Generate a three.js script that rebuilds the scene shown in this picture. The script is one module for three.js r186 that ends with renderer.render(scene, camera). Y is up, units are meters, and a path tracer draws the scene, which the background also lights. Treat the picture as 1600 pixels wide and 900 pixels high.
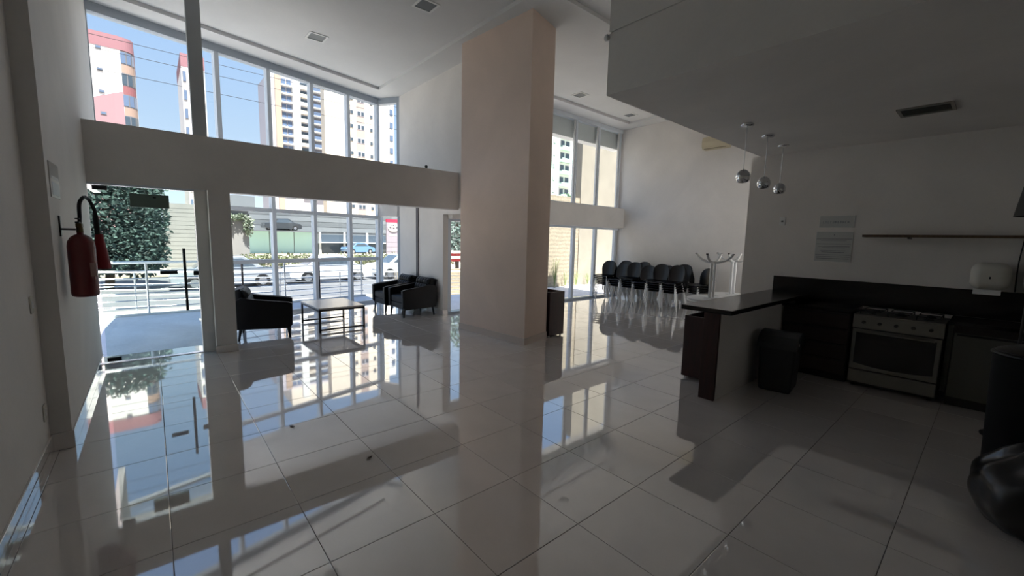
import * as THREE from 'three';
import { RoundedBoxGeometry } from 'three/addons/geometries/RoundedBoxGeometry.js';
import { mergeGeometries } from 'three/addons/utils/BufferGeometryUtils.js';
import { ImprovedNoise } from 'three/addons/math/ImprovedNoise.js';

// ------------------------------------------------------------------ camera, sky, sun, exposure
const scene = new THREE.Scene();
const D2R = Math.PI / 180;
const camera = new THREE.PerspectiveCamera(69.32, 1600 / 900, 0.05, 600);
camera.position.set(0, 1.638, 0);
camera.rotation.order = 'YXZ';
camera.rotation.set(-6.645 * D2R, -40.81 * D2R, 1.338 * D2R);
scene.add(camera);

const SKY = [[-90, .50, .47, .44], [-1, .60, .60, .60], [1, .86, .95, 1.05], [10, .51, .64, .80], [25, .30, .465, .76], [50, .22, .375, .69], [90, .165, .30, .62]];
{
  const w = 32, h = 128, d = new Float32Array(w * h * 4);
  for (let j = 0; j < h; j++) {
    const el = (j + .5) / h * 180 - 90;
    let k = 0; while (k < SKY.length - 2 && SKY[k + 1][0] < el) k++;
    const a = SKY[k], b = SKY[k + 1], t = Math.min(1, Math.max(0, (el - a[0]) / (b[0] - a[0])));
    for (let i = 0; i < w; i++) { const o = (j * w + i) * 4; for (let c = 0; c < 3; c++) d[o + c] = a[c + 1] + (b[c + 1] - a[c + 1]) * t; d[o + 3] = 1; }
  }
  const t = new THREE.DataTexture(d, w, h, THREE.RGBAFormat, THREE.FloatType);
  t.mapping = THREE.EquirectangularReflectionMapping; t.magFilter = t.minFilter = THREE.LinearFilter; t.needsUpdate = true;
  scene.background = t;
}
const sun = new THREE.DirectionalLight(new THREE.Color(1, .95, .87), 13.0);
sun.position.set(-1.2, 140, 65); sun.target.position.set(0, 0, 0);
sun.castShadow = true; sun.shadow.mapSize.set(4096, 4096);
Object.assign(sun.shadow.camera, { left: -90, right: 90, top: 90, bottom: -90, near: 1, far: 400 });
scene.add(sun, sun.target);

const renderer = new THREE.WebGLRenderer({ antialias: true });
renderer.toneMapping = THREE.LinearToneMapping;
renderer.toneMappingExposure = 1.55;
renderer.shadowMap.enabled = true;

// ------------------------------------------------------------------ helpers
let seed = 12345;
const rnd = () => { seed = (seed * 1664525 + 1013904223) >>> 0; return seed / 4294967296; };
const rr = (a, b) => a + (b - a) * rnd();
const V = (x, y, z) => new THREE.Vector3(x, y, z);
const used = {};
const numbered = (n) => { const k = used[n] = (used[n] ?? -1) + 1; return k ? `${n}_${String(k).padStart(3, '0')}` : n; };
function boxUV(g) {   // uv in metres by the dominant normal
  const p = g.attributes.position, n = g.attributes.normal, uv = new Float32Array(p.count * 2);
  for (let i = 0; i < p.count; i++) {
    const ax = Math.abs(n.getX(i)), ay = Math.abs(n.getY(i)), az = Math.abs(n.getZ(i));
    const [u, v] = ay >= ax && ay >= az ? [p.getX(i), p.getZ(i)] : ax >= az ? [p.getZ(i), p.getY(i)] : [p.getX(i), p.getY(i)];
    uv[2 * i] = u; uv[2 * i + 1] = v;
  }
  g.setAttribute('uv', new THREE.BufferAttribute(uv, 2)); return g;
}
const plain = (g) => { g = g.index ? g.toNonIndexed() : g; for (const k of Object.keys(g.attributes)) if (!['position', 'normal', 'uv'].includes(k)) g.deleteAttribute(k); g.clearGroups?.(); return g; };
const merge = (gs) => gs.length === 1 ? gs[0] : mergeGeometries(gs.map(plain));
// boxes by their limits; r > 0 rounds the edges
const bx = (x0, x1, y0, y1, z0, z1, r = 0) => {
  const w = Math.abs(x1 - x0), h = Math.abs(y1 - y0), d = Math.abs(z1 - z0);
  const g = r ? new RoundedBoxGeometry(w, h, d, 2, Math.min(r, w / 2.02, h / 2.02, d / 2.02)) : new THREE.BoxGeometry(w, h, d);
  g.translate((x0 + x1) / 2, (y0 + y1) / 2, (z0 + z1) / 2); return boxUV(g);
};
const cyl = (r0, r1, y0, y1, x = 0, z = 0, seg = 24) => new THREE.CylinderGeometry(r1, r0, y1 - y0, seg).translate(x, (y0 + y1) / 2, z);
const bar = (a, b, r, seg = 10) => {   // straight round bar between two points
  const d = b.clone().sub(a), g = new THREE.CylinderGeometry(r, r, d.length(), seg);
  g.applyQuaternion(new THREE.Quaternion().setFromUnitVectors(V(0, 1, 0), d.clone().normalize()));
  return g.translate((a.x + b.x) / 2, (a.y + b.y) / 2, (a.z + b.z) / 2);
};
const tube = (pts, r, seg = 24, rs = 8) => new THREE.TubeGeometry(new THREE.CatmullRomCurve3(pts), seg, r, rs, false);
const lathe = (pts, seg = 32) => new THREE.LatheGeometry(pts.map(([r, y]) => new THREE.Vector2(r, y)), seg);
// a vertical prism over a footprint given as [x, z] corners
const prism = (pts, y0, y1) => {
  const s = new THREE.Shape(pts.map(([x, z]) => new THREE.Vector2(x, -z)));
  const g = new THREE.ExtrudeGeometry(s, { depth: y1 - y0, bevelEnabled: false });
  return boxUV(g.rotateX(-Math.PI / 2).translate(0, y0, 0));
};
// a profile in the (a, y) plane, thickened by t and centred; turned so that a runs along x and the thickness along z
const slab = (pts, t, bevel = 0) => {
  const s = new THREE.Shape(pts.map(([a, b]) => new THREE.Vector2(a, b)));
  const g = new THREE.ExtrudeGeometry(s, { depth: t - 2 * bevel, bevelEnabled: bevel > 0, bevelThickness: bevel, bevelSize: bevel, bevelSegments: 2 });
  return boxUV(g.translate(0, 0, -t / 2 + bevel));
};
// a curved sheet f(u, v) -> Vector3, with thickness
const sheet = (f, nu, nv, t) => {
  const P = [], N = [], eps = 1e-3;
  for (let j = 0; j <= nv; j++) for (let i = 0; i <= nu; i++) {
    const u = i / nu, v = j / nv, p = f(u, v);
    const du = f(Math.min(1, u + eps), v).sub(f(Math.max(0, u - eps), v)), dv = f(u, Math.min(1, v + eps)).sub(f(u, Math.max(0, v - eps)));
    P.push(p); N.push(du.cross(dv).normalize());
  }
  const pos = [], idx = [], n = P.length, W = nu + 1;
  for (const s of [.5, -.5]) P.forEach((p, i) => { const q = p.clone().addScaledVector(N[i], s * t); pos.push(q.x, q.y, q.z); });
  for (let j = 0; j < nv; j++) for (let i = 0; i < nu; i++) {
    const a = j * W + i, b = a + 1, c = a + W, d = c + 1;
    idx.push(a, b, d, a, d, c, n + a, n + d, n + b, n + a, n + c, n + d);
  }
  const edge = [];
  for (let i = 0; i <= nu; i++) edge.push(i);
  for (let j = 1; j <= nv; j++) edge.push(j * W + nu);
  for (let i = nu - 1; i >= 0; i--) edge.push(nv * W + i);
  for (let j = nv - 1; j >= 0; j--) edge.push(j * W);
  for (let k = 0; k + 1 < edge.length; k++) { const a = edge[k], b = edge[k + 1]; idx.push(a, n + a, n + b, a, n + b, b); }
  const g = new THREE.BufferGeometry(); g.setAttribute('position', new THREE.Float32BufferAttribute(pos, 3)); g.setIndex(idx); g.computeVertexNormals();
  return boxUV(g);
};
function mesh(name, g, m, parent) {
  const o = new THREE.Mesh(Array.isArray(g) ? merge(g) : g, m);
  o.name = parent ? name : numbered(name); o.castShadow = o.receiveShadow = true; (parent ?? scene).add(o); return o;
}
function tag(o, label, category, group) { o.userData.label = label; o.userData.category = category; if (group) o.userData.group = group; return o; }
function thing(name, label, category, [x, y, z] = [0, 0, 0], turn = 0, group) {
  const o = new THREE.Group(); o.name = numbered(name); o.position.set(x, y, z); o.rotation.y = turn; scene.add(o);
  return tag(o, label, category, group);
}
function struct(name, g, m) { const o = mesh(name, g, m); o.userData.kind = 'structure'; return o; }
function structGroup(name) { const o = new THREE.Group(); o.name = name; o.userData.kind = 'structure'; scene.add(o); return o; }
function copyOf(root, [x, y, z], turn, label) {
  const r = root.clone(); r.name = numbered(root.name.replace(/_\d{3}$/, '')); scene.add(r); r.position.set(x, y, z); r.rotation.y = turn;
  if (label) r.userData.label = label; return r;
}

// ------------------------------------------------------------------ materials
const noise = new ImprovedNoise();
function texture(n, f, repeat = 1, srgb = false) {   // f(u, v) -> [r, g, b] in 0..1, tiling left to the function
  const d = new Uint8Array(n * n * 4);
  for (let j = 0; j < n; j++) for (let i = 0; i < n; i++) { const c = f(i / n, j / n), o = (j * n + i) * 4; for (let k = 0; k < 3; k++) d[o + k] = Math.max(0, Math.min(255, c[k] * 255)); d[o + 3] = 255; }
  const t = new THREE.DataTexture(d, n, n); t.wrapS = t.wrapT = THREE.RepeatWrapping; t.magFilter = THREE.LinearFilter; t.minFilter = THREE.LinearMipmapLinearFilter; t.generateMipmaps = true;
  t.repeat.set(repeat, repeat); if (srgb) t.colorSpace = THREE.SRGBColorSpace; t.needsUpdate = true; return t;
}
const fbm = (u, v, f, oct = 4, z = 0) => {   // tiling noise, about -1..1
  let s = 0, a = 1, t = 0;
  for (let o = 0; o < oct; o++) { const A = u * 2 * Math.PI, B = v * 2 * Math.PI, r = f / 6.283; s += a * noise.noise(Math.cos(A) * r + 7 + z, Math.sin(A) * r + Math.cos(B) * r * .7 + 3 + o * 11, Math.sin(B) * r + 5); t += a; a *= .55; f *= 2; }
  return s / t;
};
const speck = texture(256, (u, v) => { const n = .5 + .5 * fbm(u, v, 24, 3) + (rnd() - .5) * .12; return [n, n, n]; }, .7);
const paintMap = (r, g, b, amt = .035, rep = .25) => texture(256, (u, v) => { const k = 1 + amt * fbm(u, v, 4, 5) * 2 + (rnd() - .5) * .01; return [r * k, g * k, b * k]; }, rep, true);
const std = (c, rough = .6, o = {}) => new THREE.MeshStandardMaterial({ color: c, roughness: rough, ...o });
const phys = (o) => new THREE.MeshPhysicalMaterial(o);
const M = {
  wall: std('#ffffff', .75, { map: paintMap(.93, .91, .885), bumpMap: speck, bumpScale: .0006 }),
  column: std('#ffffff', .75, { map: paintMap(.94, .85, .785), bumpMap: speck, bumpScale: .0006 }),
  ceiling: std('#ffffff', .85, { map: paintMap(.90, .895, .885, .02) }),
  porcelain: [0, 1, 2].map((k) => phys({ color: '#ffffff', map: paintMap(.90 + k * .008, .872 + k * .008, .85 + k * .008, .02, .9), roughness: .035, ior: 2.33, metalness: .06, clearcoat: 1, clearcoatRoughness: .02 })),
  skirting: std('#d9c6b8', .3),
  grout: std('#6a635d', .9),
  alu: std('#e2e7ec', .4),
  aluGrey: std('#b4bcc4', .45),
  steel: std('#c9ccd0', .25, { metalness: 1 }),
  chrome: std('#d6d8da', .08, { metalness: 1 }),
  darkSteel: std('#4b4543', .35, { metalness: .7 }),
  whiteMetal: std('#f3f3f1', .35),
  solarGlass: phys({ color: '#dde5e9', roughness: 0, metalness: 0, transmission: 1, thickness: 0, ior: 1.5 }),
  glass: phys({ color: '#f2f7f7', roughness: 0, metalness: 0, transmission: 1, thickness: 0, ior: 1.5 }),
  doorGlass: phys({ color: '#ecf4f3', roughness: 0, transmission: 1, thickness: 0, ior: 1.5 }),
  leather: phys({ color: '#050508', roughness: .45, specularIntensity: .55, bumpMap: speck, bumpScale: .0008, clearcoat: .12, clearcoatRoughness: .35 }),
  darkLeg: std('#120d0b', .4),
  plasticBlack: phys({ color: '#050507', roughness: .32, specularIntensity: .6, clearcoat: .2, clearcoatRoughness: .2 }),
  black: std('#0a0a0b', .5),
  wood: std('#ffffff', .38, { map: texture(256, (u, v) => { const k = .8 + .35 * fbm(u * 1, v, 3, 2) + .3 * fbm(u, v * .15, 40, 2); return [.25 * k, .10 * k, .085 * k]; }, .8, true) }),
  shelfWood: std('#ffffff', .5, { map: texture(256, (u, v) => { const k = .9 + .3 * fbm(u, v, 4, 2) + .25 * fbm(u, v * .2, 36, 2); return [.42 * k, .33 * k, .23 * k]; }, .8, true) }),
  granite: phys({ color: '#ffffff', map: texture(256, (u, v) => { const k = .05 + .03 * fbm(u, v, 60, 3) + (rnd() > .96 ? .06 : 0); return [k * 1.15, k, k * .95]; }, 2, true), roughness: .2, ior: 1.45 }),
  darkCab: std('#1d1412', .45),
  drawerFront: std('#2c2120', .5),
  greyPanel: std('#5a5951', .55),
  binGrey: std('#232629', .5),
  white: std('#f4f3ef', .5),
  offWhite: std('#d9d5c9', .45),
  red: phys({ color: '#6a0c13', roughness: .35, clearcoat: .4 }),
  hornRed: std('#8f0f20', .5),
  rubber: std('#111214', .6),
  brass: std('#5b4a2e', .4, { metalness: .8 }),
};

// ------------------------------------------------------------------ heights and plan of the room
const H1 = 4.91, H2 = 4.97;                         // border strip and recessed ceiling
const FA = [-.62, -8.95], FB = [4.32, -10.15];      // the slanted glass front
const fz = (x) => FA[1] + (x - FA[0]) / (FB[0] - FA[0]) * (FB[1] - FA[1]);
const fTurn = Math.atan2(-(FB[1] - FA[1]), FB[0] - FA[0]);

// floor: one mesh per porcelain tile, recessed joints
{
  const f = structGroup('floor');
  mesh('screed', prism([[-.72, 2.3], [-.72, -7.05], [.6, -7.05], [.6, fz(.6)], FB, [4.7, -9.7], [4.7, -7.7], [10.8, -7.7], [10.8, 2.3]], -.12, -.0025), M.grout, f);
  const T = .6, J = .003, B = .0016, ox = .5888, oz = -3.2343;
  const tileGeo = (w, d) => {
    const a = w / 2 - J / 2, c = d / 2 - J / 2, y0 = -.009, y1 = -B * .5, y2 = 0;
    const ring = (ax, cz, y) => [[-ax, y, -cz], [ax, y, -cz], [ax, y, cz], [-ax, y, cz]];
    const R = [ring(a, c, y0), ring(a, c, y1), ring(a - B, c - B, y2)], pos = [];
    const quad = (p, q, r, s) => { for (const t of [p, r, q, p, s, r]) pos.push(...t); };
    for (let l = 0; l < 2; l++) for (let k = 0; k < 4; k++) { const m = (k + 1) % 4; quad(R[l][k], R[l][m], R[l + 1][m], R[l + 1][k]); }
    quad(R[2][0], R[2][1], R[2][2], R[2][3]);
    const g = new THREE.BufferGeometry(); g.setAttribute('position', new THREE.Float32BufferAttribute(pos, 3)); g.computeVertexNormals();
    const n = g.attributes.normal; for (let i = n.count - 6; i < n.count; i++) n.setXYZ(i, 0, 1, 0);
    return boxUV(g);
  };
  const whole = tileGeo(T, T), list = [];
  const inside = (x, z) => (x > -.7 && x < 10.8 && z > -7.08 && z < 2.3) || (x > .62 && x < 4.62 && z > fz(x) + .02 && z <= -7.08) || (x >= 4.62 && x < 10.8 && z > -7.7 && z <= -7.08);
  for (let i = -3; i <= 17; i++) for (let j = -13; j <= 9; j++) {
    const x0 = Math.max(ox + i * T, -.7), x1 = Math.min(ox + (i + 1) * T, 10.78), z0 = oz + j * T, z1 = Math.min(z0 + T, 2.28);
    if (x1 - x0 < .03 || z1 - z0 < .03) continue;
    const cx = (x0 + x1) / 2, cz = (z0 + z1) / 2;
    if (!inside(cx, cz) && !inside(cx, z1 - .02)) continue;
    const d = cx * .653 - cz * .757;   // distance ahead of the viewer
    list.push({ x0, x1, z0, z1, cx, cz, far: d < .35 ? 900 - d : Math.hypot(cx, cz) });
  }
  list.sort((a, b) => a.far - b.far);
  const rest = [];
  list.forEach((t, k) => {
    const w = t.x1 - t.x0, d = t.z1 - t.z0, g = w > T - .001 && d > T - .001 ? whole : tileGeo(w, d);
    const m = M.porcelain[Math.floor(rnd() * 3)], rx = rr(-.0007, .0007), rz = rr(-.0007, .0007);
    if (k < 290) { const o = mesh('tile', g, m, f); o.position.set(t.cx, 0, t.cz); o.rotation.set(rx, 0, rz); }
    else rest.push(g.clone().rotateX(rx).rotateZ(rz).translate(t.cx, 0, t.cz));
  });
  if (rest.length) { const o = mesh('tile_field', merge(rest), M.porcelain[1], f); o.userData.kind = 'stuff'; }
}

// walls
struct('wall_left', [prism([[-.72, 2.2], [-.65, 2.2], [-.65, -4.42], [-.54, -4.42], [-.54, -7.04], [-.62, -7.04], [-.62, -4.52], [-.72, -4.52]], 0, H2), bx(-.62, -.54, 2.19, H2, -8.9, -7.04)], M.wall);
struct('wall_back', bx(-.72, 7.1, 0, H2, 2.2, 2.35), M.wall);
struct('wall_right', bx(10.75, 10.95, 0, 5.1, -7.75, 2.3), M.wall);
struct('wall_kitchen', bx(6.87, 7.05, 0, 2.93, -2.54, 2.2), M.wall);
struct('wall_end', [bx(7.05, 7.35, 0, 2.93, 2.05, 2.2), bx(10.45, 10.75, 0, 2.93, 2.05, 2.2), bx(7.35, 10.45, 2.6, 2.93, 2.05, 2.2)], M.wall);
struct('wall_lounge', [bx(4.6, 4.72, 0, H1, -9.55, -7.56), bx(4.6, 4.72, 2.12, H1, -7.56, -6.35)], M.wall);
struct('trim_5', bx(4.575, 4.6, 0, 2.4, -8.70, -8.60, .004), std('#6c686b', .5));                  // dark upright strip on the lounge wall
struct('wall_front', [bx(-.54, 4.598, 2.19, 2.9, -7.22, -7.0)], M.wall);                       // beam over the entrance
struct('wall_patio', bx(4.72, 10.75, 2.04, 2.62, -7.64, -7.4), M.wall);
struct('mezzanine', [bx(3.15, 10.75, 2.93, 3.445, -2.42, 2.2), bx(3.162, 10.75, 3.445, 3.462, -2.408, 2.2), bx(3.15, 10.75, 3.462, H2, -2.42, 2.2)], M.wall);
struct('column', prism([[4.18, -6.28], [4.30, -4.66], [4.96, -4.84], [4.86, -6.42]], 0, H2), M.column);
struct('pillar', bx(.59, .83, 0, 2.19, -7.15, -6.81), M.wall);
struct('ceiling', [prism([[-.75, 2.35], [-.75, -7.1], [-.62, -8.93], [FB[0], FB[1]], [4.72, -9.6], [4.72, -7.65], [10.95, -7.65], [10.95, -2.3], [3.2, -2.3], [3.2, 2.35]], H2, 5.2)], M.ceiling);
struct('ceiling_lounge', prism([[.62, -7.22], [4.6, -7.22], [4.6, -9.6], [4.28, fz(4.28) + .07], [.62, fz(.62) + .07]], 2.45, 2.62), M.ceiling);
{ // the lower border strips round the recess
  const off = .52;
  struct('trim_1', prism([[-.54, -8.93], [FB[0], FB[1]], [4.6, -9.75], [4.6, fz(4.1) + off], [-.54, fz(-.54) + off]], H1, H2), M.ceiling);
  struct('trim_2', prism([[4.07, fz(4.1) + off], [4.6, fz(4.1) + off], [4.6, -7.1], [5.5, -7.1], [5.5, -4.2], [4.07, -4.2]], H1, H2), M.ceiling);
  struct('trim_3', prism([[4.72, -7.65], [10.75, -7.65], [10.75, -7.08], [4.72, -7.08]], H1, H2), M.ceiling);
  struct('trim_4', prism([[10.3, -7.08], [10.75, -7.08], [10.75, -2.42], [10.3, -2.42]], H1, H2), M.ceiling);
}
// glossy porcelain skirting
{
  const P = M.porcelain[1];
  struct('baseboard_left', [bx(-.65, -.636, 0, .13, -4.42, 2.2, .003), bx(-.65, -.527, 0, .13, -4.42, -4.405, .003), bx(-.54, -.527, 0, .13, -7.0, -4.42, .003)], P);
  struct('baseboard_column', [prism([[4.167, -6.29], [4.288, -4.645], [4.97, -4.83], [4.96, -4.84], [4.30, -4.66], [4.18, -6.28]], 0, .11)], M.skirting);
  struct('baseboard_pillar', bx(.58, .84, 0, .1, -6.815, -6.798, .003), P);
  struct('baseboard_lounge', [bx(4.588, 4.6, 0, .11, -9.5, -7.56, .003), bx(4.588, 4.72, 0, .11, -7.56, -7.548, .003)], P);
  struct('baseboard_right', bx(10.736, 10.75, 0, .11, -7.6, -2.5, .003), P);
}
// the roof that shades the forecourt
struct('roof', prism([[-.5, 2.35], [-.5, -8.85], [4.3, -10.1], [4.72, -10.2], [4.72, -7.7], [11, -7.7], [11, 2.35]], 5.2, 5.5), M.wall);

// ------------------------------------------------------------------ the slanted double-height glass front
{
  const w = structGroup('window_1');
  const p = (x, y, dz = 0) => V(x, y, fz(x) + dz);
  const post = (x, y0, y1, wd = .07, dp = .12) => { const g = new THREE.BoxGeometry(wd, y1 - y0, dp); g.rotateY(fTurn); g.translate(x, (y0 + y1) / 2, fz(x)); return g; };
  const rail = (x0, x1, y, hh = .07, dp = .1) => { const a = p(x0, y), b = p(x1, y), g = new THREE.BoxGeometry(a.distanceTo(b), hh, dp); g.rotateY(fTurn); return g.translate((a.x + b.x) / 2, y, (a.z + b.z) / 2); };
  const pane = (x0, x1, y0, y1) => { const a = p(x0, 0), b = p(x1, 0), g = new THREE.PlaneGeometry(a.distanceTo(b), y1 - y0); g.rotateY(fTurn); return g.translate((a.x + b.x) / 2, (y0 + y1) / 2, (a.z + b.z) / 2); };
  const xs = [1.03, 1.87, 2.70, 3.53, 4.30];
  for (const x of xs) mesh('mullion', post(x, 0, H1 - .12), M.alu, w);
  mesh('mullion', post(.66, 0, 2.9, .05), M.alu, w);
  mesh('jamb', post(-.56, 2.9, H1 - .12, .04), M.alu, w);
  mesh('head', rail(-.58, 4.32, H1 - .065, .13, .16), M.aluGrey, w);
  mesh('sill', rail(.64, 4.32, .03, .06, .1), M.alu, w);
  mesh('transom', rail(.64, 4.32, 1.09, .075), M.alu, w);
  mesh('transom', rail(.64, 4.32, 2.10, .075), M.alu, w);
  mesh('bottom_rail', rail(-.58, .66, 2.9, .05), M.alu, w);
  const cols = [.66, ...xs];
  for (let i = 0; i + 1 < cols.length; i++) for (const [y0, y1] of [[.06, 1.055], [1.125, 2.065], [2.135, H1 - .13]]) mesh('pane', pane(cols[i] + .025, cols[i + 1] - .025, y0, y1), M.solarGlass, w);
  mesh('pane', pane(-.55, .66, 2.92, H1 - .13), M.solarGlass, w);
}
{ // short return of the glass front to the lounge wall
  const w = structGroup('window_2');
  const a = V(4.33, 0, -10.14), b = V(4.66, 0, -9.58), L = a.distanceTo(b), turn = Math.atan2(-(b.z - a.z), b.x - a.x);
  const place = (g) => g.rotateY(turn).translate((a.x + b.x) / 2, 0, (a.z + b.z) / 2);
  mesh('jamb', place(new THREE.BoxGeometry(.1, H1, .1).translate(L / 2 - .04, H1 / 2, 0)), M.aluGrey, w);
  mesh('jamb', place(new THREE.BoxGeometry(.05, 2.12, .08).translate(-L / 2 + .05, 1.06, 0)), M.alu, w);
  mesh('lintel', place(new THREE.BoxGeometry(L, .75, .1).translate(0, 2.5, 0)), M.wall, w);
  mesh('head', place(new THREE.BoxGeometry(L, .13, .14).translate(0, H1 - .065, 0)), M.aluGrey, w);
  mesh('pane', place(new THREE.PlaneGeometry(L - .14, 2.1).translate(-.02, 1.06, 0)), M.solarGlass, w);
  mesh('pane', place(new THREE.PlaneGeometry(L - .14, 1.88).translate(-.02, 3.83, 0)), M.solarGlass, w);
}
{ // side light between the entrance and the lounge, and the clear roof over the entrance
  const w = structGroup('window_3');
  mesh('pane', new THREE.PlaneGeometry(1.95, 2.1).rotateY(Math.PI / 2).translate(.7, 1.1, -8.2), M.glass, w);
  mesh('top_rail', bx(.67, .73, 2.13, 2.19, -9.2, -7.15), M.alu, w);
  mesh('bottom_rail', bx(.67, .73, 0, .05, -9.2, -7.15), M.alu, w);
  const r = structGroup('window_4');
  mesh('pane', new THREE.PlaneGeometry(1.2, 1.75).rotateX(-Math.PI / 2).translate(.05, 2.88, -8.1), M.glass, r);
}
struct('post', bx(.50, .655, 2.9, H2, -7.32, -7.18), std('#c4c8ca', .5));

// entrance: frameless glass door
{
  const d = structGroup('door_1');
  mesh('glass_leaf', bx(-.5, .45, .015, 2.165, -7.036, -7.024), M.doorGlass, d);
  mesh('jamb', bx(.455, .59, 0, 2.19, -7.12, -6.97), M.wall, d);
  mesh('header', bx(-.54, .59, 2.17, 2.195, -7.06, -6.985), M.alu, d);
  mesh('threshold', bx(-.54, .59, 0, .006, -7.08, -6.98), M.steel, d);
  mesh('pivot_plate', bx(-.5, -.37, 2.11, 2.16, -7.05, -7.01, .005), M.black, d);
  mesh('pivot_plate', bx(-.5, -.37, .02, .07, -7.05, -7.01, .005), M.black, d);
  mesh('lock_plate', bx(.056, .235, 1.085, 1.13, -7.05, -7.01, .005), std('#2b2f33', .4), d);
  mesh('strike_plate', bx(.40, .455, 1.06, 1.12, -7.05, -7.01, .005), M.black, d);
  mesh('pull_handle', [bar(V(.31, .6, -6.96), V(.31, 1.42, -6.96), .016), bar(V(.31, .7, -7.06), V(.31, .7, -6.96), .01), bar(V(.31, 1.32, -7.06), V(.31, 1.32, -6.96), .01)], M.black, d);
  const c = mesh('closer_box', bx(-.178, .195, 1.925, 2.09, -7.01, -6.95, .004), std('#66786f', .45), d);
  mesh('indicator', bx(.04, .07, 2.045, 2.062, -6.951, -6.947), M.black, c);
}

// ------------------------------------------------------------------ glazed front beside the patio
{
  const w = structGroup('window_5'), z = -7.65;
  const cols = [4.75, 5.75, 6.75, 7.75, 8.72, 9.68, 10.68];
  for (const x of cols) mesh('mullion', bx(x - .035, x + .035, 2.62, H1, z - .05, z + .05), M.alu, w);
  mesh('head', bx(4.72, 10.75, H1 - .1, H1, z - .07, z + .07), M.alu, w);
  mesh('sill', bx(4.72, 10.75, 2.6, 2.66, z - .05, z + .05), M.alu, w);
  for (let i = 0; i + 1 < cols.length; i++) {
    mesh('pane', new THREE.PlaneGeometry(cols[i + 1] - cols[i] - .07, 2.15).translate((cols[i] + cols[i + 1]) / 2, 3.73, z), M.glass, w);
    if (i > 2) mesh('sash', [bx(cols[i + 1] - .075, cols[i + 1] - .045, 2.66, H1 - .1, z - .02, z + .03)], M.whiteMetal, w);
  }
  const d = structGroup('door_2');
  for (const x of [4.78, 5.75, 6.75, 7.75, 8.78, 9.72, 10.68]) mesh('stile', bx(x - .05, x + .05, 0, 2.05, z - .05, z + .04), M.alu, d);
  mesh('top_track', bx(4.72, 10.75, 1.99, 2.05, z - .06, z + .06), M.alu, d);
  mesh('bottom_track', bx(4.72, 10.75, 0, .05, z - .06, z + .06), M.aluGrey, d);
  const xs = [4.78, 5.75, 6.75, 7.75, 8.78, 9.72, 10.68];
  for (let i = 0; i + 1 < xs.length; i++) mesh('pane', new THREE.PlaneGeometry(xs[i + 1] - xs[i] - .08, 1.94).translate((xs[i] + xs[i + 1]) / 2, 1.02, z), M.glass, d);
}
{ // glazed garden door at the rear of the right-hand room, behind the kitchen wall
  const d = structGroup('door_3'), z = 2.13;
  for (const x of [7.38, 8.4, 9.4, 10.42]) mesh('stile', bx(x - .03, x + .03, 0, 2.6, z - .03, z + .03), M.alu, d);
  mesh('top_rail', bx(7.35, 10.45, 2.54, 2.6, z - .03, z + .03), M.alu, d);
  mesh('bottom_rail', bx(7.35, 10.45, 0, .05, z - .03, z + .03), M.alu, d);
  for (const x of [7.89, 8.9, 9.91]) mesh('pane', new THREE.PlaneGeometry(.96, 2.49).translate(x, 1.295, z), M.glass, d);
}

// ------------------------------------------------------------------ ceiling fittings
{
  const dl = thing('ceiling_downlight', 'square recessed downlight in the ceiling over the armchairs', 'ceiling light', [2.32, H2, -7.9]);
  const W = .15;
  mesh('frame', [bx(-W, W, -.012, .0, -W, -W + .03), bx(-W, W, -.012, 0, W - .03, W), bx(-W, -W + .03, -.012, 0, -W + .03, W - .03), bx(W - .03, W, -.012, 0, -W + .03, W - .03)], M.white, dl);
  mesh('diffuser', bx(-W + .03, W - .03, -.004, .0, -W + .03, W - .03), std('#6f7375', .35), dl);
  copyOf(dl, [3.2, H2, -5.75], 0, 'square recessed downlight in the ceiling next to the tall column');
  copyOf(dl, [7.65, H2, -6.62], 0, 'square recessed downlight by the patio glazing, nearer the column');
  copyOf(dl, [9.75, H2, -6.7], 0, 'square recessed downlight by the patio glazing, above the stacked chairs');
  const v = thing('ceiling_vent', 'long rectangular vent in the low kitchen ceiling', 'vent', [5.53, 2.93, -.575]);
  mesh('frame', [bx(-.16, .16, -.012, 0, -.19, -.165), bx(-.16, .16, -.012, 0, .165, .19), bx(-.16, -.13, -.012, 0, -.165, .165), bx(.13, .16, -.012, 0, -.165, .165)], std('#8c887e', .5), v);
  mesh('backing', bx(-.13, .13, -.003, 0, -.165, .165), std('#2b2a26', .7), v);
  for (let k = 0; k < 5; k++) mesh('slat', bx(-.12 + k * .05, -.1 + k * .05, -.01, -.003, -.165, .165), std('#3b3a35', .6), v);
}
{ // three pendant lamps over the bar
  const make = (x, z, label) => {
    const t = thing('pendant_lamp', label, 'pendant lamp', [x, 2.93, z], 0, 'chrome pendants over the bar');
    mesh('canopy', lathe([[0, 0], [.062, 0], [.066, -.006], [.06, -.026], [.02, -.032], [0, -.032]]), M.chrome, t);
    mesh('cord', bar(V(0, -.03, 0), V(0, -.49, 0), .0035, 8), M.steel, t);
    mesh('shade', lathe([[.0, -.475], [.012, -.478], [.03, -.484], [.055, -.505], [.07, -.535], [.073, -.56], [.068, -.588], [.055, -.61], [.046, -.615], [.044, -.608], [.052, -.59], [.062, -.56], [.05, -.52], [0, -.49]], 40), M.chrome, t);
    mesh('bulb', new THREE.SphereGeometry(.03, 16, 12).translate(0, -.575, 0), std('#3a3836', .3), t);
  };
  make(4.93, -1.9, 'small chrome ball pendant over the free end of the bar');
  make(5.58, -1.91, 'small chrome ball pendant, middle one of the three over the bar');
  make(6.26, -1.95, 'small chrome ball pendant closest to the kitchen wall');
}
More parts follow.
